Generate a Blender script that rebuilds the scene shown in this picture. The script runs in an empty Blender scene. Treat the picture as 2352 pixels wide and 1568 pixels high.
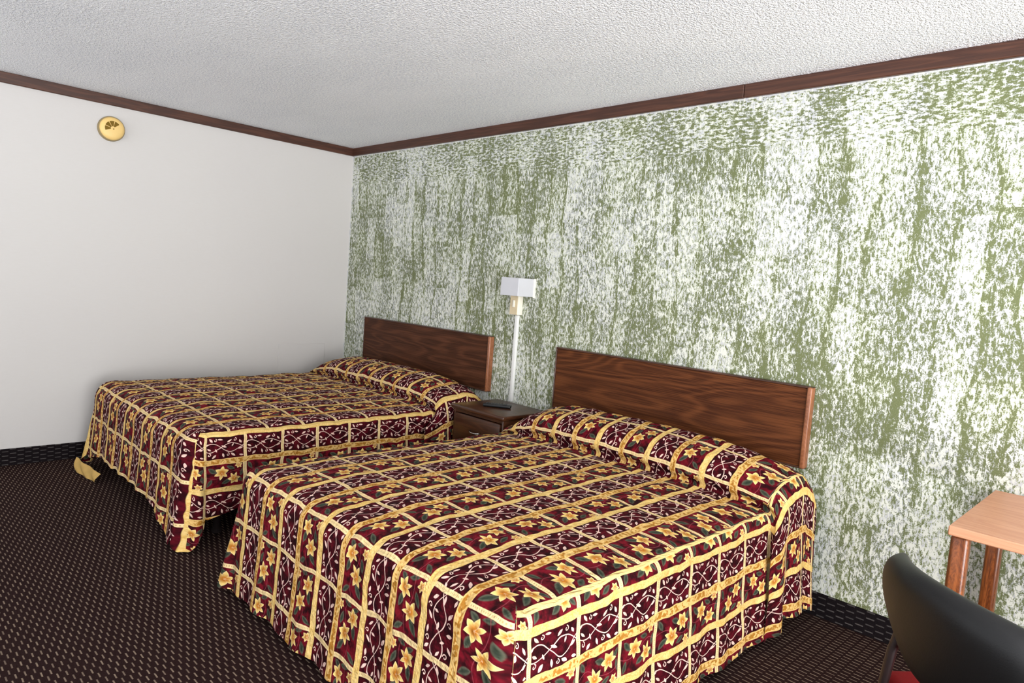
import bpy, bmesh, math, random
import numpy as np
from mathutils import Vector, Matrix
from mathutils import noise as mnoise

SC = bpy.context.scene
COL = SC.collection
PI = math.pi
random.seed(7)

# ------------------------------------------------------------------ camera
F_PX, YAW, PITCH, ROLL = 1561.04, 0.7867, -0.0849, 0.0745
CAM = Vector((5.2448, -3.1488, 1.3963))
H = 2.44


def make_camera():
    cy, sy = math.cos(YAW), math.sin(YAW)
    cp, sp = math.cos(PITCH), math.sin(PITCH)
    fw = Vector((-sy * cp, cy * cp, sp))
    r0 = Vector((cy, sy, 0))
    u0 = r0.cross(fw)
    r = math.cos(ROLL) * r0 + math.sin(ROLL) * u0
    u = -math.sin(ROLL) * r0 + math.cos(ROLL) * u0
    cd = bpy.data.cameras.new('camera')
    cd.sensor_width = 36
    cd.sensor_fit = 'HORIZONTAL'
    cd.lens = F_PX / 2352 * 36
    cd.clip_start = 0.05
    co = bpy.data.objects.new('camera', cd)
    COL.objects.link(co)
    M = Matrix(((r.x, u.x, -fw.x, CAM.x), (r.y, u.y, -fw.y, CAM.y), (r.z, u.z, -fw.z, CAM.z), (0, 0, 0, 1)))
    co.matrix_world = M
    SC.camera = co


make_camera()

# ------------------------------------------------------------------ view, world, daylight
SC.view_settings.view_transform = 'Standard'
SC.view_settings.look = 'None'
SC.view_settings.gamma = 1.0
SC.view_settings.use_curve_mapping = False
SC.view_settings.exposure = 0.52
SC.cycles.max_bounces = 4
SC.cycles.diffuse_bounces = 2
SC.cycles.glossy_bounces = 2
SC.cycles.transmission_bounces = 2
SC.cycles.use_adaptive_sampling = True
SC.cycles.adaptive_threshold = 0.05
SC.cycles.adaptive_min_samples = 16
w = bpy.data.worlds.new('World')
SC.world = w
w.use_nodes = True
# added soft fill from all round, lower half raised to brighten the ceiling
_nt = w.node_tree
_bg = _nt.nodes['Background']
_tc = _nt.nodes.new('ShaderNodeTexCoord')
_sp = _nt.nodes.new('ShaderNodeSeparateXYZ')
_mr = _nt.nodes.new('ShaderNodeMapRange')
_nt.links.new(_tc.outputs['Generated'], _sp.inputs[0])
_nt.links.new(_sp.outputs[2], _mr.inputs[0])
_mr.inputs[1].default_value = -0.25
_mr.inputs[2].default_value = 0.25
_mr.inputs[3].default_value = 3.1
_mr.inputs[4].default_value = 0.40
_bg.inputs[0].default_value = (0.93, 0.955, 1.0, 1)
_nt.links.new(_mr.outputs[0], _bg.inputs[1])


def area(name, loc, target, sx, sy, power, color):
    l = bpy.data.lights.new(name, 'AREA')
    l.shape = 'RECTANGLE'
    l.size, l.size_y = sx, sy
    l.energy = power
    l.color = color
    o = bpy.data.objects.new(name, l)
    COL.objects.link(o)
    o.location = loc
    o.rotation_euler = (Vector(target) - Vector(loc)).to_track_quat('-Z', 'Y').to_euler()
    return o


# daylight from the big window beyond the right side of the frame
area('window_daylight', (7.6, -2.6, 1.5), (2.6, -1.0, 0.9), 2.6, 1.7, 92, (1.0, 0.985, 0.97))
# added upward fill to brighten the ceiling, with no real source behind it
area('ceiling_fill_light', (8.6, -3.4, 0.2), (1.0, -1.4, 2.44), 3.0, 1.0, 150, (0.96, 0.98, 1.0))


# ------------------------------------------------------------------ helpers
def tag(o, label=None, cat=None, group=None, kind=None):
    if label: o['label'] = label
    if cat: o['category'] = cat
    if group: o['group'] = group
    if kind: o['kind'] = kind
    return o


def empty(name, loc, label, cat, group=None):
    o = bpy.data.objects.new(name, None)
    o.empty_display_size = 0.1
    COL.objects.link(o)
    o.location = loc
    return tag(o, label, cat, group)


def link(name, bm, mat, parent=None, smooth=True, auto=None):
    """one mesh object from a bmesh given in world coordinates"""
    me = bpy.data.meshes.new(name)
    if parent is not None:
        bmesh.ops.translate(bm, verts=bm.verts, vec=-world_loc(parent))
    bm.normal_update()
    bm.to_mesh(me)
    bm.free()
    o = bpy.data.objects.new(name, me)
    COL.objects.link(o)
    if mat is not None:
        me.materials.append(mat)
    for p in me.polygons:
        p.use_smooth = smooth
    if smooth and auto is not None:
        import bmesh as _b
        b2 = _b.new(); b2.from_mesh(me)
        for e in b2.edges:
            if len(e.link_faces) == 2 and e.calc_face_angle(0) > auto:
                e.smooth = False
        b2.to_mesh(me); b2.free()
    if parent is not None:
        o.parent = parent
    return o


def world_loc(o):
    v = Vector(o.location)
    while o.parent is not None:
        o = o.parent
        v = v + Vector(o.location)
    return v


def add_box(bm, x0, x1, y0, y1, z0, z1, bev=0.0, seg=2):
    r = bmesh.ops.create_cube(bm, size=1.0)
    vs = r['verts']
    bmesh.ops.scale(bm, vec=(x1 - x0, y1 - y0, z1 - z0), verts=vs)
    bmesh.ops.translate(bm, vec=((x0 + x1) / 2, (y0 + y1) / 2, (z0 + z1) / 2), verts=vs)
    if bev > 0:
        es = list({e for v in vs for e in v.link_edges})
        bmesh.ops.bevel(bm, geom=es, offset=bev, segments=seg, affect='EDGES', profile=0.5)
    return bm


def box(x0, x1, y0, y1, z0, z1, bev=0.0, seg=2):
    return add_box(bmesh.new(), x0, x1, y0, y1, z0, z1, bev, seg)


def add_lathe(bm, prof, axis_o, ax, seg=40, cap=True):
    """prof: list of (r, h) ; around direction ax from origin axis_o"""
    ax = Vector(ax).normalized()
    t = ax.orthogonal().normalized()
    b = ax.cross(t)
    rings = []
    for r, h in prof:
        ring = []
        for i in range(seg):
            a = 2 * PI * i / seg
            ring.append(bm.verts.new(Vector(axis_o) + ax * h + (t * math.cos(a) + b * math.sin(a)) * max(r, 1e-5)))
        rings.append(ring)
    for a, c in zip(rings, rings[1:]):
        for i in range(seg):
            bm.faces.new((a[i], a[(i + 1) % seg], c[(i + 1) % seg], c[i]))
    if cap:
        bm.faces.new(list(reversed(rings[0])))
        bm.faces.new(rings[-1])
    bmesh.ops.recalc_face_normals(bm, faces=bm.faces)
    return bm


# ------------------------------------------------------------------ node expression helper
class X:
    nt = None

    def __init__(s, v):
        s.v = v

    @staticmethod
    def _m(op, *a, clamp=False):
        n = X.nt.nodes.new('ShaderNodeMath')
        n.operation = op
        n.use_clamp = clamp
        for i, q in enumerate(a):
            q = q.v if isinstance(q, X) else q
            if isinstance(q, (int, float)):
                n.inputs[i].default_value = q
            else:
                X.nt.links.new(q, n.inputs[i])
        return X(n.outputs[0])

    def __add__(s, o): return X._m('ADD', s, o)
    def __radd__(s, o): return X._m('ADD', o, s)
    def __sub__(s, o): return X._m('SUBTRACT', s, o)
    def __rsub__(s, o): return X._m('SUBTRACT', o, s)
    def __mul__(s, o): return X._m('MULTIPLY', s, o)
    def __rmul__(s, o): return X._m('MULTIPLY', o, s)
    def __truediv__(s, o): return X._m('DIVIDE', s, o)


def xabs(a): return X._m('ABSOLUTE', a)
def xfloor(a): return X._m('FLOOR', a)
def xfract(a): return X._m('FRACT', a)
def xsin(a): return X._m('SINE', a)
def xmax(a, b): return X._m('MAXIMUM', a, b)
def xmin(a, b): return X._m('MINIMUM', a, b)
def xlt(a, b): return X._m('LESS_THAN', a, b)
def xgt(a, b): return X._m('GREATER_THAN', a, b)
def xmod(a, b): return X._m('FLOORED_MODULO', a, b)
def xsqrt(a): return X._m('SQRT', a)
def xatan2(a, b): return X._m('ARCTAN2', a, b)
def xcos(a): return X._m('COSINE', a)


def xlen(a, b):
    return xsqrt(a * a + b * b)


def xstep(a, lo, hi):
    n = X.nt.nodes.new('ShaderNodeMapRange')
    n.interpolation_type = 'SMOOTHSTEP'
    n.inputs[1].default_value = lo
    n.inputs[2].default_value = hi
    n.inputs[3].default_value = 0
    n.inputs[4].default_value = 1
    X.nt.links.new(a.v, n.inputs[0])
    return X(n.outputs[0])


def xcomb(a, b, c=0.0):
    n = X.nt.nodes.new('ShaderNodeCombineXYZ')
    for i, q in enumerate((a, b, c)):
        q = q.v if isinstance(q, X) else q
        if isinstance(q, (int, float)):
            n.inputs[i].default_value = q
        else:
            X.nt.links.new(q, n.inputs[i])
    return n.outputs[0]


def xnoise(vec, scale, detail=2.0, rough=0.5, dist=0.0, color=False, flat=False):
    n = X.nt.nodes.new('ShaderNodeTexNoise')
    if flat:
        n.noise_dimensions = '2D'
    n.inputs['Scale'].default_value = scale
    n.inputs['Detail'].default_value = detail
    n.inputs['Roughness'].default_value = rough
    n.inputs['Distortion'].default_value = dist
    X.nt.links.new(vec, n.inputs['Vector'])
    return n.outputs['Color'] if color else X(n.outputs[0])


def xwhite(a, b=0.0):
    n = X.nt.nodes.new('ShaderNodeTexWhiteNoise')
    n.noise_dimensions = '2D'
    X.nt.links.new(xcomb(a, b), n.inputs['Vector'])
    return X(n.outputs['Value'])


def rgb(c):
    return (c[0], c[1], c[2], 1)


def srgb(r, g, b):
    f = lambda v: (v / 255 / 12.92) if v / 255 <= 0.04045 else ((v / 255 + 0.055) / 1.055) ** 2.4
    return (f(r), f(g), f(b), 1)


def xmix(f, a, b):
    """a where f=0, b where f=1; a and b are colours or sockets"""
    n = X.nt.nodes.new('ShaderNodeMix')
    n.data_type = 'RGBA'
    f = f.v if isinstance(f, X) else f
    if isinstance(f, (int, float)):
        n.inputs[0].default_value = f
    else:
        X.nt.links.new(f, n.inputs[0])
    for i, q in ((6, a), (7, b)):
        if isinstance(q, tuple):
            n.inputs[i].default_value = rgb(q)
        else:
            X.nt.links.new(q, n.inputs[i])
    return n.outputs[2]


def new_mat(name, rough=0.6, spec=0.5):
    m = bpy.data.materials.new(name)
    m.use_nodes = True
    X.nt = m.node_tree
    b = m.node_tree.nodes['Principled BSDF']
    b.inputs['Roughness'].default_value = rough
    b.inputs['Specular IOR Level'].default_value = spec
    return m, b


def setcol(b, c):
    if isinstance(c, tuple):
        b.inputs['Base Color'].default_value = rgb(c)
    else:
        X.nt.links.new(c, b.inputs['Base Color'])


def bump(b, h, strength=0.5, dist=0.01):
    n = X.nt.nodes.new('ShaderNodeBump')
    n.inputs['Strength'].default_value = strength
    n.inputs['Distance'].default_value = dist
    X.nt.links.new(h.v, n.inputs['Height'])
    X.nt.links.new(n.outputs[0], b.inputs['Normal'])


def pos_xyz():
    g = X.nt.nodes.new('ShaderNodeNewGeometry')
    s = X.nt.nodes.new('ShaderNodeSeparateXYZ')
    X.nt.links.new(g.outputs['Position'], s.inputs[0])
    return g.outputs['Position'], X(s.outputs[0]), X(s.outputs[1]), X(s.outputs[2])


# ------------------------------------------------------------------ materials
def mat_plain(name, col, rough=0.5, spec=0.5, var=0.06, scale=30, bumpv=0.0, metal=0.0):
    m, b = new_mat(name, rough, spec)
    p, x, y, z = pos_xyz()
    n = xnoise(p, scale, 3)
    c2 = tuple(min(1, q * (1 + var)) for q in col[:3])
    c1 = tuple(q * (1 - var) for q in col[:3])
    setcol(b, xmix(n, c1, c2))
    b.inputs['Metallic'].default_value = metal
    if bumpv > 0:
        bump(b, n, bumpv, 0.002)
    return m


def mat_ceiling():
    m, b = new_mat('ceiling_popcorn', 0.95, 0.1)
    p, x, y, z = pos_xyz()
    v = xcomb(x, y, 0.0)
    n1 = xnoise(v, 85, 1, 0.6, flat=True)
    n2 = xnoise(xcomb(x * 0.7 + y * 0.5, y * 1.6 - x * 0.4), 1.3, 2, 0.6, flat=True)
    n3 = xnoise(v, 190, 1, 0.6, flat=True)
    f = xstep(n1 * 0.55 + n3 * 0.45, 0.36, 0.62)
    base = xmix(xstep(n2, 0.3, 0.7), srgb(226, 228, 235), srgb(240, 241, 246))
    setcol(b, xmix(f, xmix(0.12, base, srgb(190, 190, 196)), srgb(255, 255, 255)))
    bump(b, n1 * 0.6 + n3 * 0.4, 0.9, 0.012)
    return m


def mat_wall_left():
    m, b = new_mat('vinyl_wallcovering', 0.6, 0.3)
    p, x, y, z = pos_xyz()
    n = xnoise(xcomb(y * 6, z * 60), 3, 2, 0.6, flat=True)
    n2 = xnoise(p, 0.9, 1)
    c = xmix(n2, srgb(203, 199, 197), srgb(209, 206, 202))
    setcol(b, xmix(n * 0.35, c, srgb(200, 194, 188)))
    return m


def mat_wall_green():
    m, b = new_mat('smeared_green_plaster', 0.75, 0.2)
    p, x, y, z = pos_xyz()
    # big patches and trowel columns
    topm = xstep(z + (xnoise(xcomb(x, 0.0), 2.2, 1, flat=True) - 0.5) * 0.16, 2.10, 2.15)
    xw = x + (xnoise(xcomb(x * 0.9, z * 0.7), 2.6, 1, flat=True) - 0.5) * 0.14 + z * 0.012
    colw = 0.137
    ci = xfloor(xw / colw)
    jit = (xwhite(ci, 3.1) - 0.5) * 0.35
    cf = xfract(xw / colw)
    dcol = xabs(cf - 0.5 - jit * 0.2)
    ch = xwhite(ci, 0.5)
    ri = xfloor(z / 0.34 + ch * 3.0)
    rf = xfract(z / 0.34 + ch * 3.0)
    cell = xwhite(ci + 0.3, ri + 0.7)
    gap = xstep(dcol + (xnoise(xcomb(x * 1.5, z * 0.8 + 3.3), 9.0, 1, flat=True) - 0.5) * 0.35, 0.30, 0.50) * xstep(xwhite(ci * 1.7, ri * 0.9 + 4.0) + ch * 0.5, 0.40, 0.95)
    low = xnoise(xcomb(x + 21.3, z + 4.1), 1.1, 2, 0.55, flat=True)
    low2 = xnoise(xcomb(x * 1.4 + 7.7, z * 0.8), 3.2, 2, 0.6, flat=True)
    rgap = xstep(xabs(rf - 0.5), 0.36, 0.5) * xstep(xwhite(ci + 9.0, ri + 5.0), 0.55, 0.9)
    cov = 0.5 + (cell - 0.5) * 0.15 - gap * 0.20 * (1 - topm * 0.8) - rgap * 0.10 + (low - 0.5) * 0.25 + (low2 - 0.5) * 0.22
    sv = xcomb(x * 1.0, z * 0.46, 0.0)
    s1 = xnoise(sv, 95, 2, 0.7, flat=True)
    s1b = xnoise(xcomb(x + z * 0.10, z * 0.5 + 9.0), 52, 2, 0.68, 0.6, flat=True)
    # the top strip is dragged sideways
    sh = xcomb(x * 0.42, z * 1.0, 4.0)
    s2 = xnoise(sh, 80, 2, 0.68, flat=True)
    strokes = s1 * 0.55 + s1b * 0.45
    st = strokes * (1 - topm) + (s2 * 0.8 + s1b * 0.2) * topm
    hair = xnoise(xcomb(x * 1.0, z * 0.05 + 5.0), 150, 1, 0.5, flat=True)
    fine = xnoise(xcomb(x, z), 210, 1, 0.65, flat=True)
    v = st + (cov - 0.5) * 0.58 + (fine - 0.5) * 0.30 + (hair - 0.5) * 0.12 - 0.004 - topm * 0.006
    edge = xmax(xlt(x, 0.016), xgt(z, H - 0.071))
    v = v + edge * 0.25
    # green -> thin grey skim -> white
    green = xmix(fine, srgb(96, 103, 70), srgb(122, 128, 88))
    grey = xmix(xstep(low2, 0.4, 0.6), srgb(142, 147, 132), srgb(166, 172, 144))
    white = xmix(xstep(s1b, 0.4, 0.6), srgb(196, 197, 200), srgb(221, 222, 211))
    c = xmix(xstep(v, 0.405, 0.470), green, grey)
    c = xmix(xstep(v, 0.470, 0.560), c, white)
    setcol(b, c)
    return m


def mat_carpet(name, vert=None):
    m, b = new_mat(name, 0.95, 0.05)
    p, x, y, z = pos_xyz()
    a, r = x, y
    if vert == 'xz': a, r = x, z
    if vert == 'yz': a, r = y, z
    sc = 1.0 if vert is None else 1.1
    rr = r / (0.0128 * sc)
    ri = xfloor(rr)
    rf = xabs(xfract(rr) - 0.5)
    per = 0.074 * sc
    ax = a / per + ri * 0.5
    af = xabs(xfract(ax) - 0.5)
    j = xwhite(ri, xfloor(ax))
    d = xstep(0.5 - rf, 0.24, 0.36) * xstep(0.225 - af, 0.0, 0.05)
    n = xnoise(p, 260, 1, 0.7)
    base = xmix(n, srgb(24, 12, 14), srgb(56, 38, 36))
    dash = xmix(j * 0.6 + n * 0.4, srgb(112, 94, 84), srgb(160, 140, 120))
    if vert is not None:
        base = xmix(n, srgb(12, 10, 12), srgb(34, 28, 30))
        dash = xmix(j * 0.6 + n * 0.4, srgb(66, 62, 62), srgb(96, 90, 88))
    setcol(b, xmix(d * 0.9, base, dash))
    bump(b, d * 0.6 + n * 0.6, 0.8, 0.004)
    return m


def mat_wood(name, dark, light, sx=1.0, sy=1.0, sz=1.0, rough=0.38, rings=9.0, seed=0.0, spec=0.5):
    """grain runs along the axis with the smallest scale"""
    m, b = new_mat(name, rough, spec)
    tc = X.nt.nodes.new('ShaderNodeTexCoord')
    s = X.nt.nodes.new('ShaderNodeSeparateXYZ')
    X.nt.links.new(tc.outputs['Object'], s.inputs[0])
    x, y, z = (X(s.outputs[i]) for i in range(3))
    v = xcomb(x * sx, y * sy + seed, z * sz)
    n = xnoise(v, 1.0, 2, 0.45, 0.3)
    rg = xfract(n * rings)
    line = xstep(xabs(rg - 0.5), 0.12, 0.5)
    vf = xcomb(x * sx * 4, y * sy * 4 + seed, z * sz * 56 + n * 26)
    f = xnoise(vf, 1.0, 4, 0.7)
    c = xmix(xstep(f * 0.85 + line * 0.15, 0.26, 0.76), dark, light)
    setcol(b, c)
    bump(b, f, 0.08, 0.001)
    return m


def mat_spread(name, w=0.1475, q=0.2):
    """quilted patchwork print: bands along v at whole u/w, cross bands at whole v/q,
    vine squares and lily squares in alternate columns"""
    m, b = new_mat(name, 0.85, 0.12)
    uvn = X.nt.nodes.new('ShaderNodeUVMap')
    uvn.uv_map = 'UVMap'
    nn = X.nt.nodes.new('ShaderNodeSeparateXYZ')
    X.nt.links.new(uvn.outputs[0], nn.inputs[0])
    uv = uvn.outputs[0]
    u, v = X(nn.outputs[0]), X(nn.outputs[1])
    wob = X.nt.nodes.new('ShaderNodeSeparateXYZ')
    X.nt.links.new(xnoise(uv, 13, 1, 0.5, color=True, flat=True), wob.inputs[0])
    u = u + (X(wob.outputs[0]) - 0.5) * 0.0135
    v = v + (X(wob.outputs[1]) - 0.5) * 0.0135
    at = X.nt.nodes.new('ShaderNodeAttribute')
    at.attribute_name = 'seam'
    seam = X(at.outputs['Fac'])
    cu = u / w
    cv = v / q
    ci = xfloor(cu)
    par = xmod(ci, 2.0)                      # 0 vine column, 1 lily column
    x = (xfract(cu) - 0.5) * w               # local, across
    y = (xfract(cv) - 0.5) * q               # local, along
    cellh = xwhite(ci, xfloor(cv))
    flip = xgt(xmod(xfloor(cv), 2.0), 0.5) * 2 - 1
    uc = xcomb(u, v, 0.0)
    nf = xnoise(uc, 160, 1, 0.6, flat=True)
    nm = xnoise(uc, 26, 2, 0.62, flat=True)

    def lens(lx, ly, cx, cy, ang, ln, wd):
        c_, s_ = math.cos(ang), math.sin(ang)
        dx = lx - cx
        dy = ly - cy
        a = (dx * c_ + dy * s_) * (1 / ln)
        bb = xabs(dy * c_ - dx * s_)
        return wd * (1 - a * a) - bb          # >0 inside

    # --- vine square: two crossing runners, leaves, curls
    ph = 2 * PI / q
    sA = xsin(y * ph + 0.6) * 0.027
    runner = xmin(xabs(x - sA), xabs(x + sA * 0.92 + 0.003))
    vine = 0.0019 - runner
    leaves = [(-.044, -.070, .7, .014, .0052), (.046, -.055, 2.3, .013, .0055), (-.040, .020, 2.2, .014, .0052),
              (.044, .040, .9, .015, .0055), (-.008, -.006, 1.2, .013, .0048), (.012, .075, 1.9, .013, .0050),
              (-.030, .074, .5, .012, .0050), (.040, -.012, .2, .013, .0050), (.004, -.078, .9, .012, .0046),
              (-.048, -.025, 1.5, .012, .0046), (.050, .080, 1.4, .010, .0046), (-.014, .040, 2.7, .010, .0042),
              (.016, -.044, .4, .010, .0042), (-.022, -.088, 2.4, .010, .0040)]
    for L in leaves:
        vine = xmax(vine, lens(x, y, *L))
    for cx, cy, r in ((-.043, -.048, .0085), (.040, .012, .009), (-.044, .048, .0085), (.034, -.078, .0085)):
        ddx, ddy = x - cx, y - cy
        sp = xabs(xlen(ddx, ddy) - r * 0.62 - xatan2(ddy, ddx) * (r * 0.13))
        vine = xmax(vine, 0.0017 - sp)
    vmask = xstep(vine, -0.0007, 0.0009)
    vbase = xmix(xstep(nm * 0.8 + nf * 0.2, 0.35, 0.7), srgb(38, 2, 8), srgb(88, 10, 24))
    vcol = xmix(vmask, vbase, srgb(236, 200, 186))

    # --- lily square
    fx = x * flip
    fbase = xmix(xstep(nm, 0.32, 0.68), srgb(44, 6, 12), srgb(114, 14, 30))
    fl = None
    for L in ((.030, -.060, 2.3, .026, .0125), (-.036, -.074, .5, .024, .011), (-.034, .008, 1.2, .026, .012),
              (.040, .028, 1.9, .024, .011), (-.030, .076, 2.6, .022, .010), (.010, .084, .2, .022, .009)):
        g = lens(fx, y, *L)
        fl = g if fl is None else xmax(fl, g)
    fcol = xmix(xstep(fl, -0.001, 0.004), fbase, xmix(xstep(fl, .001, .010), srgb(92, 92, 76), srgb(50, 58, 46)))
    stem = 0.0014 - xabs(fx - 0.004 - xsin(y * 30) * 0.018)
    fcol = xmix(xstep(stem, -0.0008, 0.0008) * 0.55, fcol, srgb(160, 70, 80))
    for cx, cy, rot, R in ((.014, -.018, .35, .037), (-.020, .046, .1, .034), (.052, .070, .2, .020)):
        dx = fx - cx
        dy = y - cy
        r = xlen(dx, dy)
        an = xatan2(dy, dx) + rot
        a = xmod(an, PI / 3) - PI / 6
        px = r * xcos(a)
        py = xabs(r * xsin(a))
        t = xmin(px * (2 / R) - 1, 2.5)
        big = 1 + xsin(an * 1.0 + cx * 90) * 0.18
        petal = 0.235 * R * big * (1 - t * t) * (1.12 - t * 0.25) - py
        pm = xstep(petal, -0.0008, 0.0012)
        pc = xmix(xstep(r, R * 0.12, R * 0.8), srgb(188, 112, 30), srgb(246, 214, 128))
        pc = xmix(xstep(petal, 0.0, 0.004), xmix(0.5, pc, srgb(252, 226, 184)), pc)
        fcol = xmix(pm, fcol, pc)

    col = xmix(par, vcol, fcol)

    # --- bands
    kb = xfloor(cu + 0.5)
    du = xabs(cu - kb) * w
    och = xmod(kb, 2.0)
    hw = 0.0145 + och * 0.0015
    bandm = xstep(hw - du, -0.0008, 0.0012)
    pale = xmix(xstep(nm * 0.5 + nf * 0.5, 0.38, 0.66), srgb(240, 206, 134), srgb(222, 180, 98))
    ocm = xstep(0.0115 - du, -0.001, 0.002) * xstep(nm * 0.45 + xnoise(uc, 75, 1, 0.6, flat=True) * 0.55, 0.44, 0.56)
    ochc = xmix(ocm, srgb(232, 190, 118), srgb(176, 120, 44))
    bandc = xmix(och, pale, ochc)
    # cross bands
    kv = xfloor(cv + 0.5)
    dv = xabs(cv - kv) * q
    crm = xstep(0.0085 - dv, -0.0008, 0.0012)
    tick = xlt(xfract(u / 0.0062), 0.45) * xlt(dv, 0.003) * 0.55
    crc = xmix(tick, srgb(240, 210, 156), srgb(150, 128, 60))
    col = xmix(crm, col, crc)
    col = xmix(bandm, col, bandc)
    # sewn seam between top panel and drop
    sm = xlt(xabs(seam), 1.0)
    col = xmix(sm, col, xmix(nf, srgb(244, 214, 148), srgb(232, 196, 120)))
    setcol(b, col)
    # quilting relief
    puff = xstep(du, 0.012, 0.05) * xstep(dv, 0.006, 0.045)
    wr = xnoise(uc, 36, 2, 0.62, flat=True)
    bump(b, puff * 0.55 + wr * 0.6 , 0.9, 0.016)
    return m


M = {}
M['ceiling'] = mat_ceiling()
M['wall_left'] = mat_wall_left()
M['wall_green'] = mat_wall_green()
M['carpet'] = mat_carpet('carpet_dashes')
M['base_x'] = mat_carpet('carpet_base_back', 'xz')
M['base_y'] = mat_carpet('carpet_base_left', 'yz')
M['trim'] = mat_wood('dark_trim_wood', srgb(50, 25, 16), srgb(92, 55, 39), 1.2, 1.2, 22, 0.4, 6)
M['headboard'] = mat_wood('walnut_laminate', srgb(56, 25, 9), srgb(110, 63, 33), 0.6, 3, 4.4, 0.5, 17, spec=0.15)
M['headboard2'] = mat_wood('walnut_laminate_far', srgb(50, 25, 13), srgb(98, 58, 37), 0.6, 3, 4.2, 0.5, 16, 4.4, spec=0.15)  # darker copy of the near laminate, its weaker light put into the colour
M['edge'] = mat_wood('edge_wood', srgb(122, 70, 42), srgb(162, 104, 70), 16, 16, 1.5, 0.35, 5)
M['stand'] = mat_wood('nightstand_wood', srgb(50, 24, 12), srgb(88, 50, 28), 2, 10, 18, 0.3, 7)
M['desk_leg'] = mat_wood('desk_leg_wood', srgb(84, 38, 12), srgb(152, 84, 38), 30, 30, 1.2, 0.3, 6)
M['desk_top'] = mat_wood('desk_top_wood', srgb(196, 132, 98), srgb(214, 156, 122), 1.5, 14, 14, 0.4, 5)
M['spreadR'] = mat_spread('patchwork_print', 0.1475, 0.2)
M['spreadL'] = mat_spread('patchwork_print_far', 0.156, 0.2)
M['lining'] = mat_plain('gold_lining', srgb(206, 168, 96), 0.7, 0.3, 0.25, 24, 0.4)
M['mattress'] = mat_plain('mattress_ticking', srgb(200, 198, 192), 0.8, 0.2)
M['dark_base'] = mat_plain('bed_base_dark', srgb(28, 20, 20), 0.8, 0.2)
M['white_metal'] = mat_plain('white_enamel', srgb(232, 232, 228), 0.4, 0.5, 0.03)
M['shade'] = mat_plain('lamp_shade_white', srgb(202, 202, 206), 0.6, 0.3, 0.02)
M['beige'] = mat_plain('beige_plastic', srgb(214, 196, 160), 0.4, 0.5, 0.04)
M['ivory'] = mat_plain('ivory_plastic', srgb(244, 238, 222), 0.4, 0.5, 0.02)
M['yellowed'] = mat_plain('yellowed_plastic', srgb(236, 200, 128), 0.45, 0.4, 0.05, 18)
M['yellow_base'] = mat_plain('yellowed_base', srgb(150, 132, 92), 0.5, 0.4, 0.04)
M['vent'] = mat_plain('vent_dark', srgb(120, 92, 28), 0.7, 0.2)
M['black'] = mat_plain('black_plastic', srgb(16, 16, 18), 0.35, 0.5)
M['rubber'] = mat_plain('grey_rubber', srgb(70, 72, 76), 0.6, 0.3)
M['vinyl'] = mat_plain('black_vinyl', srgb(12, 12, 13), 0.45, 0.4, 0.1, 300, 0.10)
M['red'] = mat_plain('red_cushion', srgb(122, 4, 9), 0.8, 0.2, 0.1, 200, 0.2)
M['dark_wood'] = mat_wood('dark_leg_wood', srgb(22, 10, 10), srgb(40, 20, 18), 20, 20, 2, 0.4, 5)
M['steel'] = mat_plain('bright_metal', srgb(190, 188, 184), 0.25, 0.5, 0.03, 30, 0, 1.0)

# ------------------------------------------------------------------ room shell
RX, FY = 7.6, -6.4          # how far floor / ceiling reach


def plane(name, pts, mat, kind='structure'):
    bm = bmesh.new()
    bm.faces.new([bm.verts.new(p) for p in pts])
    o = link(name, bm, mat, None, False)
    return tag(o, kind=kind)


tag(link('floor', box(-0.12, RX, FY, 0.12, -0.1, 0.0), M['carpet'], None, False), kind='structure')
tag(link('ceiling', box(-0.12, RX, FY, 0.12, H, H + 0.1), M['ceiling'], None, False), kind='structure')
tag(link('wall_left', box(-0.12, 0.0, FY, 0.0, 0.0, H), M['wall_left'], None, False), kind='structure')
tag(link('wall_back', box(-0.12, RX, 0.0, 0.12, 0.0, H), M['wall_green'], None, False), kind='structure')


def crown(name, along, a0, a1, joint=None):
    """dark wooden strip under the ceiling"""
    bm = bmesh.new()
    spans = [(a0, a1)] if joint is None else [(a0, joint - 0.0015), (joint + 0.0015, a1)]
    for s0, s1 in spans:
        if along == 'x':
            add_box(bm, s0, s1, -0.022, 0.0, H - 0.064, H, 0.003, 1)
        else:
            add_box(bm, 0.0, 0.022, s0, s1, H - 0.064, H, 0.003, 1)
    return tag(link(name, bm, M['trim'], None, True, 0.5), kind='structure')


crown('trim_1', 'x', 0.022, RX, 3.57)
crown('trim_2', 'y', FY, 0.0)
tag(link('baseboard_back', box(0.0, RX, -0.010, 0.0, 0.0, 0.108), M['base_x'], None, False), kind='structure')
tag(link('baseboard_left', box(0.0, 0.010, FY, -0.010, 0.0, 0.108), M['base_y'], None, False), kind='structure')

# access panel in the left wall
ap = link('access_panel', box(0.0, 0.006, -0.60, -0.185, 0.30, 0.766, 0.002, 1), M['wall_left'], None, True, 0.5)
tag(ap, 'flush cream access panel low in the left wall beside the far bed', 'access panel')

# ------------------------------------------------------------------ bedspreads


def smooth01(t):
    t = max(0.0, min(1.0, t))
    return t * t * (3 - 2 * t)


def catmull(P, n):
    out = []
    P = [P[0]] + P + [P[-1]]
    for i in range(1, len(P) - 2):
        for k in range(n):
            t = k / n
            p0, p1, p2, p3 = (np.array(P[i + j]) for j in (-1, 0, 1, 2))
            out.append(tuple(0.5 * ((2 * p1) + (-p0 + p2) * t + (2 * p0 - 5 * p1 + 4 * p2 - p3) * t * t + (-p0 + 3 * p1 - 3 * p2 + p3) * t ** 3)))
    out.append(tuple(P[-2]))
    return out


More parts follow.
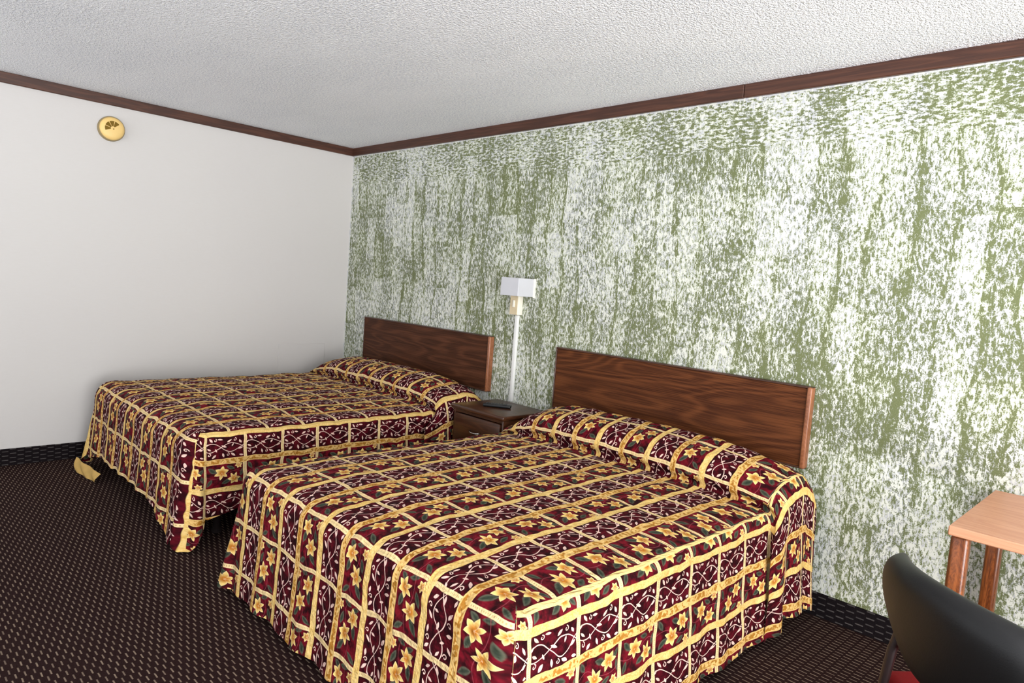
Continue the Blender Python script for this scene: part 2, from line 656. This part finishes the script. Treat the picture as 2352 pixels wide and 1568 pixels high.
def bedspread(name, x0, x1, yf, zt, mat, wcol, q, top_u, side_u, v0, side_v, ds, dropR, dropF, tail, label,
              rs=0.055, rf=0.085, pil=0.165, seam_w=(0.010, 0.004), pl_v=(0, 0), cref=-0.43, seed=0.0, tailL=0.0,
              head_out=0.022, pil_end=0.27, clampL=-9, clampR=99, gfront=0.085):
    """draped quilt. top_u(x)->u ; side_u(d)->u ; v = y - v0 on top"""
    xl, xr = x0 + rs, x1 - rs
    yt = yf + rf
    # ---- profile along the bed: list of (y, height above the mattress, arc length)
    ys = list(np.arange(yt, cref - 0.045, 0.0135))
    prof = [(y, 0.0) for y in ys]
    key = [(cref - 0.045, 0.0), (cref - 0.008, -0.014), (cref + 0.004, 0.004), (cref - 0.020, 0.034 * pil / .135),
           (cref - 0.002, 0.078 * pil / .135), (cref + 0.06, 0.110 * pil / .135), (cref + 0.15, 0.130 * pil / .135),
           (cref + 0.23, pil), (cref + 0.31, 0.115 * pil / .135), (cref + 0.365, 0.07 * pil / .135), (-0.052, 0.03)]
    prof += catmull(key, 5)
    S = [0.0]
    for a, b_ in zip(prof, prof[1:]):
        S.append(S[-1] + math.hypot(b_[0] - a[0], b_[1] - a[1]))
    ncre = len(ys) + 10
    NX = int((xr - xl) / 0.0135)
    xm, hwid = (xl + xr) / 2, (xr - xl) / 2

    def top_pt(i, j):
        x = xl + (xr - xl) * i / NX
        y, h = prof[j]
        t = (x - xm) / hwid
        e = 1 - pil_end * abs(t) ** 5 if t > 0 else 1 - 0.72 * abs(t) ** 7
        inpil = smooth01((y - (cref - 0.03)) / 0.02)
        lum = mnoise.noise(Vector((x * 2.3 + seed, 3.3, 0))) * 0.012
        hh = h * e + (lum * min(1, h / 0.08) if h > 0 else 0)
        dome = 0.022 * (1 - t ** 4) * smooth01((y - yf) / 0.35)
        cu = top_u(x) / wcol
        cvv = (S[j] + yt - v0) / q
        puff = 0.007 * (abs(math.sin(PI * cu)) ** 0.6 * abs(math.sin(PI * cvv)) ** 0.6)
        wr = mnoise.noise(Vector((x * 5 + seed, y * 5, 1))) * 0.005 + mnoise.noise(Vector((x * 14, y * 14 + seed, 5))) * 0.0042
        yy = y + inpil * (mnoise.noise(Vector((x * 3.1 + seed, 8.8, 0))) * 0.012) * (1 if y < -0.12 else 0.2)
        return Vector((x, yy, zt + hh + dome + puff + wr))

    bm = bmesh.new()
    uvl = bm.loops.layers.uv.new('UVMap')
    sl = bm.verts.layers.float.new('seam')
    NJ = len(prof)
    G = [[bm.verts.new(top_pt(i, j)) for i in range(NX + 1)] for j in range(NJ)]
    for row in G:
        for vv in row:
            vv[sl] = -9.0

    def face(vs, uvs):
        f = bm.faces.new(vs)
        for lp, c in zip(f.loops, uvs):
            lp[uvl].uv = c

    vt = [S[j] + yt - v0 for j in range(NJ)]
    ut = [top_u(xl + (xr - xl) * i / NX) for i in range(NX + 1)]
    for j in range(NJ - 1):
        for i in range(NX):
            face((G[j][i], G[j][i + 1], G[j + 1][i + 1], G[j + 1][i]),
                 ((ut[i], vt[j]), (ut[i + 1], vt[j]), (ut[i + 1], vt[j + 1]), (ut[i], vt[j + 1])))

    # ---- perimeter columns (vertex, normal, radius, kind, along)
    cols = []
    for j in range(NJ - 1, -1, -1):
        cols.append(dict(v=G[j][0], n=(-1, 0), k='L', a=vt[j], j=j))
    NC = 16
    for c in range(1, NC):
        th = PI / 2 * c / NC
        cols.append(dict(v=G[0][0], n=(-math.cos(th), -math.sin(th)), k='CL', th=th, j=0))
    for i in range(0, NX + 1):
        cols.append(dict(v=G[0][i], n=(0, -1), k='F', a=ut[i], i=i, j=0))
    for c in range(1, NC):
        th = PI / 2 * c / NC
        cols.append(dict(v=G[0][NX], n=(math.sin(th), -math.cos(th)), k='CR', th=th, j=0))
    for j in range(NJ):
        cols.append(dict(v=G[j][NX], n=(1, 0), k='R', a=vt[j], j=j))
    ND = 44
    ycre = prof[ncre - 4][0]
    prev = None
    s_acc = 0.0
    for c in cols:
        P = c['v'].co.copy()
        nx, ny = c['n']
        th = c.get('th')
        # radius & drop length
        if c['k'] == 'L':
            r, L = rs, dropF
        elif c['k'] == 'R':
            r, L = rs, dropR
        elif c['k'] == 'F':
            r, L = rf, dropF
        elif c['k'] == 'CR':
            r = rf + (rs - rf) * th / (PI / 2)
            L = dropF + (dropR - dropF) * th / (PI / 2) + tail * math.sin(2 * th)
        else:
            r = rs + (rf - rs) * th / (PI / 2)
            L = dropF + tailL * math.sin(2 * th)
        if c['k'] == 'F':
            dR = (xr - P.x)
            L += tail * 0.75 * math.exp(-(dR / 0.24) ** 2)
            L += tailL * 0.5 * math.exp(-((P.x - xl) / 0.16) ** 2)
        if c['k'] == 'R' and c['j'] < len(ys):
            L += tail * 0.25 * math.exp(-((P.y - yt) / 0.1) ** 2)
        extra_z = max(0.0, P.z - (zt + 0.012))
        s = c['a'] if 'a' in c else None
        ring = [c['v']]
        uvs = []
        head = 0.0
        ytgt = P.y
        if c['k'] == 'R':
            jj = c['j']
            # side panel in front, pleat, then the panel over the pillow end
            sh = (S[jj] - S[len(ys) - 1]) / (S[-1] - S[len(ys) - 1])   # 0..1 over the head part
            if jj >= len(ys) - 9:
                k9 = (jj - (len(ys) - 9)) / (NJ - 1 - (len(ys) - 9))
                g = [(0, prof[len(ys) - 9][0]), (0.16, cref - 0.03), (0.30, cref - gfront), (1.0, -0.085)]
                for (a0, b0), (a1, b1) in zip(g, g[1:]):
                    if a0 <= k9 <= a1:
                        ytgt = b0 + (b1 - b0) * (k9 - a0) / (a1 - a0)
                head = smooth01((k9 - 0.14) / 0.16)
                if k9 > 0.30:
                    head = 1.0
        for d_i in range(ND + 1):
            d = L * d_i / ND
            if d_i > 0:
                q_ = r * PI / 2
                if d < q_:
                    a = d / r
                    out, dn = r * math.sin(a), r * (1 - math.cos(a))
                else:
                    out, dn = r, r + (d - q_)
                hang = max(0.0, d - q_)
                hf = hang / 0.5
                out += 0.035 * hf ** 1.2
                ax = P.x * 1.0 if c['k'] in ('F', 'CL', 'CR') else P.y
                ph = ax * 21 + seed
                if c['k'] in ('F', 'L', 'R'):
                    out += hf * (0.007 * math.sin(ph) + 0.006 * math.sin(ph * 1.73 + 1.0) + 0.012 * mnoise.noise(Vector((ax * 4 + seed, d * 2, 2))))
                else:
                    out += hf * (0.055 * math.sin(2 * th) + 0.020 * math.sin(th * 8 + seed))
                out += 0.004 * mnoise.noise(Vector((ax * 11, d * 12, seed)))
                yy = P.y
                if c['k'] == 'R':
                    bl = smooth01(d / 0.16)
                    yy = P.y + (ytgt - P.y) * bl
                    out += head * head_out * bl + (0.015 * head * math.sin(yy * 40) * hf)
                    dn = dn * (1 + head * extra_z * 0.6 / max(0.2, L))
                    if head > 0 and jj >= len(ys):
                        # cloth over the pillow end slopes out before it drops
                        out += head * 0.015 * smooth01(d / 0.1)
                    z = P.z - dn
                    if c['j'] > len(ys) - 9:
                        z += 0.0
                else:
                    z = P.z - dn
                if z < 0.012:
                    out += (0.012 - z) * 0.75
                    z = 0.012 + 0.004 * math.sin(out * 60)
                if c['k'] == 'R' and yy > -0.52:
                    out = min(out, clampR - P.x)
                if c['k'] == 'L' and P.y > -0.52:
                    out = min(out, P.x - clampL)
                nvx = bm.verts.new((P.x + nx * out, (yy if c['k'] == 'R' else P.y) + ny * out, z))
                ring.append(nvx)
                nvx[sl] = -9.0
                if c['k'] in ('R',) and ds > 0:
                    fy = (P.y - yt) / (cref - yt)
                    wd = seam_w[0] + (seam_w[1] - seam_w[0]) * max(0, min(1, fy))
                    nvx[sl] = (d - ds) / wd
                if c['k'] == 'CR' and ds > 0 and th > PI / 4:
                    nvx[sl] = (d - ds) / seam_w[0]
            # uv
            kk = c['k']
            if kk == 'F':
                uvc = [(c['a'], vt[0] - d)]
            elif kk == 'R':
                u_ = top_u(xr + d) if d < ds else side_u(d)
                uvc = [(u_, c['a'] + (side_v if d >= ds else 0.0))]
            elif kk == 'L':
                uvc = [(top_u(xl) - d, c['a'])]
            elif kk == 'CR':
                rad = r + 0.05 * d
                foot = (top_u(xr) + (top_u(xr + 0.01) - top_u(xr)) * 100 * rad * th * 0.55, vt[0] - d)
                u_ = top_u(xr + d) if d < ds else side_u(d)
                sd = (u_, vt[0] + (side_v if d >= ds else 0.0) - rad * (PI / 2 - th))
                uvc = [foot, sd]
            else:
                rad = r + 0.05 * d
                uvc = [(top_u(xl) - rad * (PI / 2 - th), vt[0] - d)]
            uvs.append(uvc)
        cur = (c, ring, uvs)
        if prev is not None:
            pc, pr, pu = prev
            def pick(cc, uu, d_i, side):
                l = uu[d_i]
                return l[1] if (len(l) > 1 and side) else l[0]
            side = (c['k'] == 'R') or (c['k'] == 'CR' and c['th'] > PI / 4 + 0.01)
            if not (pc['v'] is c['v'] and False):
                for d_i in range(ND):
                    A, B = pr[d_i], ring[d_i]
                    Cc, D = ring[d_i + 1], pr[d_i + 1]
                    ua, ub = pick(pc, pu, d_i, side), pick(c, uvs, d_i, side)
                    uc_, ud = pick(c, uvs, d_i + 1, side), pick(pc, pu, d_i + 1, side)
                    try:
                        if A is B:
                            face((A, D, Cc), (ua, ud, uc_))
                        else:
                            face((A, D, Cc, B), (ua, ud, uc_, ub))
                    except ValueError:
                        pass
        prev = cur
    bmesh.ops.recalc_face_normals(bm, faces=bm.faces)
    # origin at the middle of the foot end, floor level
    e = Vector(((x0 + x1) / 2, (yf) / 2, 0))
    bmesh.ops.translate(bm, verts=bm.verts, vec=-e)
    o = link(name, bm, mat, None, True)
    o.location = e
    tag(o, label, 'bedspread', 'patchwork bedspreads on the two beds')
    return o


WR, WL, Q = 0.1475, 0.156, 0.2
DPR = 0.092
spreadR = bedspread('bedspread', 2.495, 4.115, -1.965, 0.548, M['spreadR'], WR, Q,
                    lambda x: (x - 3.93) * (0.80 if x > 3.93 else 1.0) + WR, lambda d: 2 * WR + (d - DPR) * 1.07, -1.950, -0.075, 0.036,
                    0.545, 0.565, 0.06,
                    'burgundy and gold patchwork bedspread on the near bed, with the wide drop facing the chair', seed=0.0, clampL=2.489)
spreadL = bedspread('bedspread', 0.27, 1.928, -1.985, 0.565, M['spreadL'], WL, Q,
                    lambda x: (1.925 - x), lambda d: (d - 0.05) * 1.12, -1.965, -0.075, 0.045,
                    0.43, 0.50, 0.15,
                    'burgundy and gold patchwork bedspread on the far bed by the cream wall', seed=5.0, pil=0.145,
                    seam_w=(0.0004, 0.0004), tailL=0.10, cref=-0.45, rf=0.11, head_out=0.034, gfront=0.15, clampR=1.998)

# turned up gold lining at the far foot corner
bm = bmesh.new()
NU, NV = 14, 8
c00, c10, c01, c11 = Vector((0.37, -2.085, 0.005)), Vector((0.66, -2.05, 0.005)), Vector((0.31, -2.078, 0.088)), Vector((0.66, -2.025, 0.06))
gg = []
for j in range(NV + 1):
    row = []
    for i in range(NU + 1):
        a, b_ = i / NU, j / NV
        p = (c00 * (1 - a) + c10 * a) * (1 - b_) + (c01 * (1 - a) + c11 * a) * b_
        p += Vector((0, -0.008 * math.sin(b_ * PI) - 0.005 * math.sin(a * 13 + b_ * 4), 0.003 * math.sin(a * 11)))
        p.z = max(0.004, p.z)
        row.append(bm.verts.new(p))
    gg.append(row)
for j in range(NV):
    for i in range(NU):
        bm.faces.new((gg[j][i], gg[j][i + 1], gg[j + 1][i + 1], gg[j + 1][i]))
lo = link('turned_lining', bm, M['lining'], spreadL, True)
tag(lo, 'gold lining turned out at the corner')


# ------------------------------------------------------------------ beds underneath
def bed(x0, x1, yf, label):
    e = empty('bed', ((x0 + x1) / 2, yf / 2, 0), label, 'bed', 'beds against the green wall')
    link('mattress', box(x0, x1, yf, -0.10, 0.33, 0.535, 0.05, 4), M['mattress'], e, True, 0.6)
    link('box_spring', box(x0 + 0.01, x1 - 0.01, yf + 0.01, -0.11, 0.13, 0.325, 0.02, 2), M['dark_base'], e, True, 0.6)
    for sx in (x0 + 0.10, x1 - 0.10):
        for sy in (yf + 0.14, -0.3):
            b_ = bmesh.new()
            add_lathe(b_, [(0.024, 0), (0.026, 0.02), (0.018, 0.03), (0.018, 0.13)], (sx, sy, 0), (0, 0, 1), 16)
            link('leg', b_, M['dark_base'], e, True, 0.6)
    return e


bed(2.555, 4.055, -1.90, 'near bed hidden under its patchwork bedspread, beside the chair')
bed(0.335, 1.885, -1.90, 'far bed hidden under its patchwork bedspread, by the cream wall')


def pillow(x0, x1, y0, y1, zb, h, label):
    bm = bmesh.new()
    nx_, ny_ = 28, 14
    top, bot = [], []
    for j in range(ny_ + 1):
        rt, rb = [], []
        for i in range(nx_ + 1):
            a, b_ = 2 * i / nx_ - 1, 2 * j / ny_ - 1
            f = (max(0, 1 - abs(a) ** 6) * max(0, 1 - abs(b_) ** 3)) ** 0.5
            x = (x0 + x1) / 2 + a * (x1 - x0) / 2
            y = (y0 + y1) / 2 + b_ * (y1 - y0) / 2
            zc = zb + h * 0.4
            vt_ = bm.verts.new((x, y, zc + h * 0.5 * f))
            rt.append(vt_)
            edge = i in (0, nx_) or j in (0, ny_)
            rb.append(vt_ if edge else bm.verts.new((x, y, zc - h * 0.38 * f)))
        top.append(rt); bot.append(rb)
    for j in range(ny_):
        for i in range(nx_):
            bm.faces.new((top[j][i], top[j][i + 1], top[j + 1][i + 1], top[j + 1][i]))
            try:
                bm.faces.new((bot[j][i], bot[j + 1][i], bot[j + 1][i + 1], bot[j][i + 1]))
            except ValueError:
                pass
    bmesh.ops.recalc_face_normals(bm, faces=bm.faces)
    e = Vector(((x0 + x1) / 2, (y0 + y1) / 2, zb))
    bmesh.ops.translate(bm, verts=bm.verts, vec=-e)
    o = link('pillow', bm, M['mattress'], None, True)
    o.location = e
    return tag(o, label, 'pillow')


# ------------------------------------------------------------------ headboards
def headboard(x0, x1, mat, label):
    e = empty('headboard', ((x0 + x1) / 2, -0.02, 0.655), label, 'headboard', 'walnut headboards on the green wall')
    z0, z1 = 0.655, 1.032
    link('panel', box(x0 + 0.008, x1 - 0.014, -0.036, -0.004, z0 + 0.008, z1 - 0.008, 0.002, 1), mat, e, True, 0.5)
    t = bmesh.new()
    add_box(t, x0, x1, -0.040, -0.002, z1 - 0.008, z1, 0.002, 1)
    add_box(t, x0, x1, -0.040, -0.002, z0, z0 + 0.008, 0.002, 1)
    add_box(t, x0, x0 + 0.008, -0.040, -0.002, z0 + 0.008, z1 - 0.008, 0.002, 1)
    link('dark_edging', t, M['trim'], e, True, 0.5)
    s = bmesh.new()
    add_box(s, x1 - 0.022, x1 + 0.002, -0.046, -0.002, z0 + 0.001, z1 - 0.001, 0.008, 3)
    tag(link('edge_strip', s, M['edge'], e, True, 0.6), 'lighter rounded wooden end strip')
    return e


headboard(2.512, 4.058, M['headboard'], 'dark walnut headboard of the near bed, on the right')
headboard(0.372, 1.922, M['headboard2'], 'dark walnut headboard of the far bed, near the room corner')

# ------------------------------------------------------------------ nightstand
ns = empty('nightstand', (2.24, -0.2, 0), 'dark wooden nightstand with a thin metal drawer pull standing between the two beds', 'nightstand')
X0, X1, Y0, Y1 = 2.018, 2.470, -0.405, -0.014
link('top', box(X0 - 0.014, X1 + 0.012, Y0 - 0.014, Y1, 0.595, 0.622, 0.010, 3), M['stand'], ns, True, 0.6)
bm = bmesh.new()
add_box(bm, X0, X0 + 0.018, Y0 + 0.004, Y1 - 0.004, 0.05, 0.595, 0.004, 1)
add_box(bm, X1 - 0.018, X1, Y0 + 0.004, Y1 - 0.004, 0.05, 0.595, 0.008, 2)
add_box(bm, X0 + 0.018, X1 - 0.018, Y0 + 0.03, Y1 - 0.004, 0.05, 0.068)
add_box(bm, X0 + 0.018, X1 - 0.018, -0.03, Y1 - 0.004, 0.068, 0.595)
add_box(bm, X0 + 0.018, X1 - 0.018, Y0 + 0.010, Y0 + 0.045, 0.368, 0.392)
add_box(bm, X0 + 0.018, X1 - 0.018, Y0 + 0.010, Y0 + 0.045, 0.575, 0.595)
link('carcass', bm, M['stand'], ns, True, 0.5)
link('plinth', box(X0 + 0.02, X1 - 0.02, Y0 + 0.04, Y1 - 0.02, 0.0, 0.05), M['trim'], ns, False)
for z0, z1 in ((0.396, 0.571), (0.085, 0.364)):
    d = bmesh.new()
    add_box(d, X0 + 0.022, X1 - 0.022, Y0 - 0.004, Y0 + 0.018, z0, z1, 0.006, 2)
    dr = link('drawer', d, M['stand'], ns, True, 0.5)
    hb = bmesh.new()
    zc = (z0 + z1) / 2
    cx = (X0 + X1) / 2 - 0.005
    pts = [(cx - 0.045, Y0 - 0.004), (cx - 0.042, Y0 - 0.016), (cx - 0.02, Y0 - 0.023), (cx, Y0 - 0.025), (cx + 0.02, Y0 - 0.023), (cx + 0.042, Y0 - 0.016), (cx + 0.045, Y0 - 0.004)]
    prevr = None
    for k, (px_, py_) in enumerate(pts):
        ring = []
        zoff = -0.006 * math.sin(PI * k / (len(pts) - 1))
        for a in range(10):
            an = 2 * PI * a / 10
            if k in (0, len(pts) - 1):
                ring.append(hb.verts.new((px_ + 0.004 * math.cos(an), py_, zc + zoff + 0.004 * math.sin(an))))
            else:
                ring.append(hb.verts.new((px_, py_ + 0.004 * math.cos(an), zc + zoff + 0.0045 * math.sin(an))))
        if prevr:
            for a in range(10):
                hb.faces.new((prevr[a], prevr[(a + 1) % 10], ring[(a + 1) % 10], ring[a]))
        else:
            hb.faces.new(ring)
        prevr = ring
    hb.faces.new(prevr)
    bmesh.ops.recalc_face_normals(hb, faces=hb.faces)
    tag(link('handle', hb, M['steel'], dr, True), 'thin bright metal pull')

# remote control on the nightstand
rc = empty('remote_control', (2.235, -0.235, 0.622), 'black television remote control lying on the nightstand', 'remote control')
ROT = Matrix.Rotation(0.62, 4, 'Z')


def rotlink(name, bm, mat, parent, **k):
    c = Vector((2.235, -0.235, 0.622))
    bmesh.ops.translate(bm, verts=bm.verts, vec=-c)
    bmesh.ops.transform(bm, matrix=ROT, verts=bm.verts)
    bmesh.ops.translate(bm, verts=bm.verts, vec=c)
    return link(name, bm, mat, parent, **k)


c = Vector((2.235, -0.235, 0.622))
body = box(c.x - 0.088, c.x + 0.088, c.y - 0.024, c.y + 0.024, c.z + 0.0005, c.z + 0.022, 0.007, 3)
for v in body.verts:                       # the underside arches up between the ends
    t = (v.co.x - c.x) / 0.088
    if v.co.z < c.z + 0.01:
        v.co.z += 0.006 * (1 - t * t)
rotlink('body', body, M['black'], rc, smooth=True, auto=0.7)
for i in range(9):
    for j in range(3):
        bt = bmesh.new()
        add_lathe(bt, [(0.0042, 0), (0.0042, 0.0015), (0.003, 0.0022)], (c.x - 0.066 + i * 0.0155, c.y - 0.013 + j * 0.013, c.z + 0.0218), (0, 0, 1), 10)
        rotlink('button', bt, M['rubber'], rc, smooth=True, auto=0.6)

# ------------------------------------------------------------------ wall lamp and its cable channel
wl = empty('wall_lamp', (2.17, 0.0, 1.19), 'white box shaped wall lamp above the nightstand on the green wall', 'wall lamp')
bm = bmesh.new()
t = 0.004
sx0, sx1, sy0, sz0, sz1 = 2.105, 2.262, -0.155, 1.320, 1.433
add_box(bm, sx0, sx1, sy0, sy0 + t, sz0, sz1, 0.0015, 1)
add_box(bm, sx0, sx0 + t, sy0 + t, -0.001, sz0, sz1, 0.0015, 1)
add_box(bm, sx1 - t, sx1, sy0 + t, -0.001, sz0, sz1, 0.0015, 1)
link('lamp_shade', bm, M['shade'], wl, True, 0.5)
link('shade_trim', box(sx1 - 0.002, sx1 + 0.004, -0.018, 0.0, sz0 - 0.006, sz1 + 0.002, 0.001, 1), M['ivory'], wl, True, 0.5)
link('lamp_body', box(2.092, 2.163, -0.046, 0.0, 1.196, 1.335, 0.004, 2), M['ivory'], wl, True, 0.5)
pl_ = link('switch_plate', box(2.094, 2.161, -0.0495, -0.0465, 1.198, 1.318, 0.001, 1), M['beige'], wl, True, 0.5)
link('switch', box(2.124, 2.140, -0.058, -0.0495, 1.245, 1.290, 0.002, 2), M['ivory'], pl_, True, 0.5)
bm = bmesh.new()
add_lathe(bm, [(0.014, 0), (0.014, 0.03), (0.024, 0.045), (0.029, 0.065), (0.022, 0.085), (0.008, 0.094)], (2.185, -0.075, 1.33), (0, 0, 1), 20)
link('bulb', bm, M['ivory'], wl, True)
link('arm', box(2.178, 2.192, -0.08, 0.0, 1.325, 1.337, 0.002, 1), M['white_metal'], wl, True, 0.5)
cc = link('cable_channel', box(2.116, 2.144, -0.020, 0.0, 0.626, 1.194, 0.004, 2), M['white_metal'], None, True, 0.5)
tag(cc, 'narrow white cable channel running down the green wall from lamp to nightstand', 'cable channel')

# ------------------------------------------------------------------ smoke detector
sd = empty('smoke_detector', (0.0, -1.848, 2.222), 'round yellowed smoke detector high on the cream wall', 'smoke detector')
o3 = (0.0, -1.848, 2.222)
bm = bmesh.new()
add_lathe(bm, [(0.079, 0.0), (0.081, 0.006), (0.080, 0.028), (0.077, 0.034)], o3, (1, 0, 0), 48)
link('base_ring', bm, M['yellow_base'], sd, True, 0.6)
bm = bmesh.new()
add_lathe(bm, [(0.074, 0.0335), (0.073, 0.042), (0.066, 0.050), (0.052, 0.054), (0.020, 0.056), (0.0, 0.056)], o3, (1, 0, 0), 48, cap=False)
cv_ = link('cover', bm, M['yellowed'], sd, True, 0.9)
for k in range(4):
    a0 = math.radians(38 + k * 43)
    a1 = a0 + math.radians(36)
    bm = bmesh.new()
    vs = []
    front, back = [], []
    for rr, lst in ((0.013, 0), (0.047, 1)):
        n = 6
        rng = range(n + 1) if lst == 0 else range(n, -1, -1)
        for i in rng:
            a = a0 + (a1 - a0) * i / n
            yy, zz = -math.cos(a) * -1, math.sin(a)
            hx = 0.0575 if rr < 0.03 else 0.0565
            front.append(bm.verts.new((o3[0] + hx, o3[1] + rr * yy, o3[2] + rr * zz)))
            back.append(bm.verts.new((o3[0] + 0.052, o3[1] + rr * yy, o3[2] + rr * zz)))
    bm.faces.new(front)
    bm.faces.new(list(reversed(back)))
    for i in range(len(front)):
        j = (i + 1) % len(front)
        bm.faces.new((front[i], back[i], back[j], front[j]))
    bmesh.ops.recalc_face_normals(bm, faces=bm.faces)
    link('vent', bm, M['vent'], cv_, False)
bm = bmesh.new()
add_lathe(bm, [(0.004, 0.055), (0.004, 0.058), (0.002, 0.059)], (o3[0], o3[1] + 0.004, o3[2] - 0.004), (1, 0, 0), 12)
link('indicator', bm, M['vent'], cv_, True)

# ------------------------------------------------------------------ desk
dk = empty('desk', (5.3, -0.35, 0), 'wooden desk with a pale top against the green wall behind the chair', 'desk')
DX0, DX1, DY0, DZ = 4.768, 6.0, -0.70, 0.75
link('desk_top', box(DX0, DX1, DY0, -0.012, DZ - 0.030, DZ, 0.003, 1), M['desk_top'], dk, True, 0.5)
for lx in (DX0 + 0.004, DX1 - 0.066):
    for ly in (DY0 + 0.02, -0.085):
        link('leg', box(lx, lx + 0.050, ly, ly + 0.050, 0.0, DZ - 0.030, 0.012, 3), M['desk_leg'], dk, True, 0.7)
link('apron', box(DX0 + 0.07, DX1 - 0.07, -0.10, -0.08, DZ - 0.11, DZ - 0.030, 0.002, 1), M['desk_leg'], dk, True, 0.5)

# ------------------------------------------------------------------ chair
CB = Vector((4.905, -1.525, 0))            # middle of the back
CR = Vector((0.76, -0.65, 0))          # to the chair's right
CF = Vector((0.65, 0.76, 0))           # the way it faces
ch = empty('chair', CB + CF * 0.25, 'black vinyl chair with a curved back and red seat in front of the desk', 'chair')


def cpt(r_, f_, z):
    p = CB + CR * r_ + CF * f_
    return Vector((p.x, p.y, z))


def chair_back():
    bm = bmesh.new()
    NS, NTT = 44, 30
    Z0, Z1 = 0.590, 0.850
    T = 0.034
    front, rear = [], []
    for j in range(NTT + 1):
        t = 0.5 + 0.5 * math.sin(PI / 2 * (2 * j / NTT - 1))
        rf_, rr_ = [], []
        for i in range(NS + 1):
            s_ = math.sin(PI / 2 * (2 * i / NS - 1))
            # rounded outline: square grid mapped onto a soft superellipse
            tt = 2 * t - 1
            hw = 0.252 - 0.06 * (1 - t) ** 1.3
            xs = s_ * hw * math.sqrt(1 - 0.36 * tt * tt)
            zz = (Z0 + Z1) / 2 + (Z1 - Z0) / 2 * tt * math.sqrt(1 - 0.36 * s_ * s_)
            rim = min(1.0, min(1 - abs(s_), t, 1 - t) / 0.16)
            th_ = T * math.sqrt(max(0.0, 1 - (1 - rim) ** 2))
            curve = 0.085 * s_ * s_ + 0.05 * (1 - t) - 0.012 * math.sin(PI * t)
            rf_.append((xs, curve + th_, zz))
            rr_.append((xs, curve - th_, zz))
        front.append(rf_)
        rear.append(rr_)
    vf, vr = [], []
    for j in range(NTT + 1):
        a_, b_ = [], []
        for i in range(NS + 1):
            v1 = bm.verts.new(cpt(*front[j][i]))
            a_.append(v1)
            b_.append(v1 if (i in (0, NS) or j in (0, NTT)) else bm.verts.new(cpt(*rear[j][i])))
        vf.append(a_)
        vr.append(b_)
    for j in range(NTT):
        for i in range(NS):
            bm.faces.new((vf[j][i], vf[j][i + 1], vf[j + 1][i + 1], vf[j + 1][i]))
            bm.faces.new((vr[j][i], vr[j + 1][i], vr[j + 1][i + 1], vr[j][i + 1]))
    for _ in range(14):
        bmesh.ops.smooth_vert(bm, verts=bm.verts, factor=0.5, use_axis_x=True, use_axis_y=True, use_axis_z=True)
    bmesh.ops.recalc_face_normals(bm, faces=bm.faces)
    return bm


link('backrest', chair_back(), M['vinyl'], ch, True)


def tube(pts, r, seg=12):
    bm = bmesh.new()
    prev = None
    for k, p in enumerate(pts):
        d = (pts[min(k + 1, len(pts) - 1)] - pts[max(k - 1, 0)]).normalized()
        t_ = d.orthogonal().normalized()
        if prev:
            t_ = (prev[1] - d * prev[1].dot(d)).normalized()
        b_ = d.cross(t_)
        ring = [bm.verts.new(p + (t_ * math.cos(2 * PI * a / seg) + b_ * math.sin(2 * PI * a / seg)) * r) for a in range(seg)]
        if prev:
            for a in range(seg):
                bm.faces.new((prev[0][a], prev[0][(a + 1) % seg], ring[(a + 1) % seg], ring[a]))
        else:
            bm.faces.new(list(reversed(ring)))
        prev = (ring, t_)
    bm.faces.new(prev[0])
    bmesh.ops.recalc_face_normals(bm, faces=bm.faces)
    return bm


# seat: a rounded square cushion
bm = bmesh.new()
add_box(bm, -0.222, 0.222, 0.062, 0.50, 0.405, 0.522, 0.028, 4)
for v in bm.verts:
    v.co = cpt(v.co.x, v.co.y, v.co.z + (0.012 * (1 - (v.co.x / 0.222) ** 2) if v.co.z > 0.46 else 0))
tag(link('seat', bm, M['red'], ch, True, 0.9), 'red seat cushion')
bm = bmesh.new()
add_box(bm, -0.18, 0.18, 0.075, 0.48, 0.385, 0.404, 0.006, 2)
for v in bm.verts:
    v.co = cpt(*v.co)
link('seat_base', bm, M['dark_wood'], ch, True, 0.6)
for sx in (-1, 1):
    link('back_post', tube([cpt(sx * 0.168, 0.052, 0.36), cpt(sx * 0.166, 0.048, 0.44), cpt(sx * 0.163, 0.048, 0.52), cpt(sx * 0.158, 0.055, 0.60), cpt(sx * 0.150, 0.065, 0.66)], 0.011), M['dark_wood'], ch, True, 0.7)
    link('leg', tube([cpt(sx * 0.170, 0.09, 0.386), cpt(sx * 0.19, 0.06, 0.20), cpt(sx * 0.205, 0.04, 0.012)], 0.0125), M['dark_wood'], ch, True, 0.7)
    link('leg', tube([cpt(sx * 0.165, 0.45, 0.386), cpt(sx * 0.195, 0.47, 0.20), cpt(sx * 0.205, 0.49, 0.012)], 0.0125), M['dark_wood'], ch, True, 0.7)
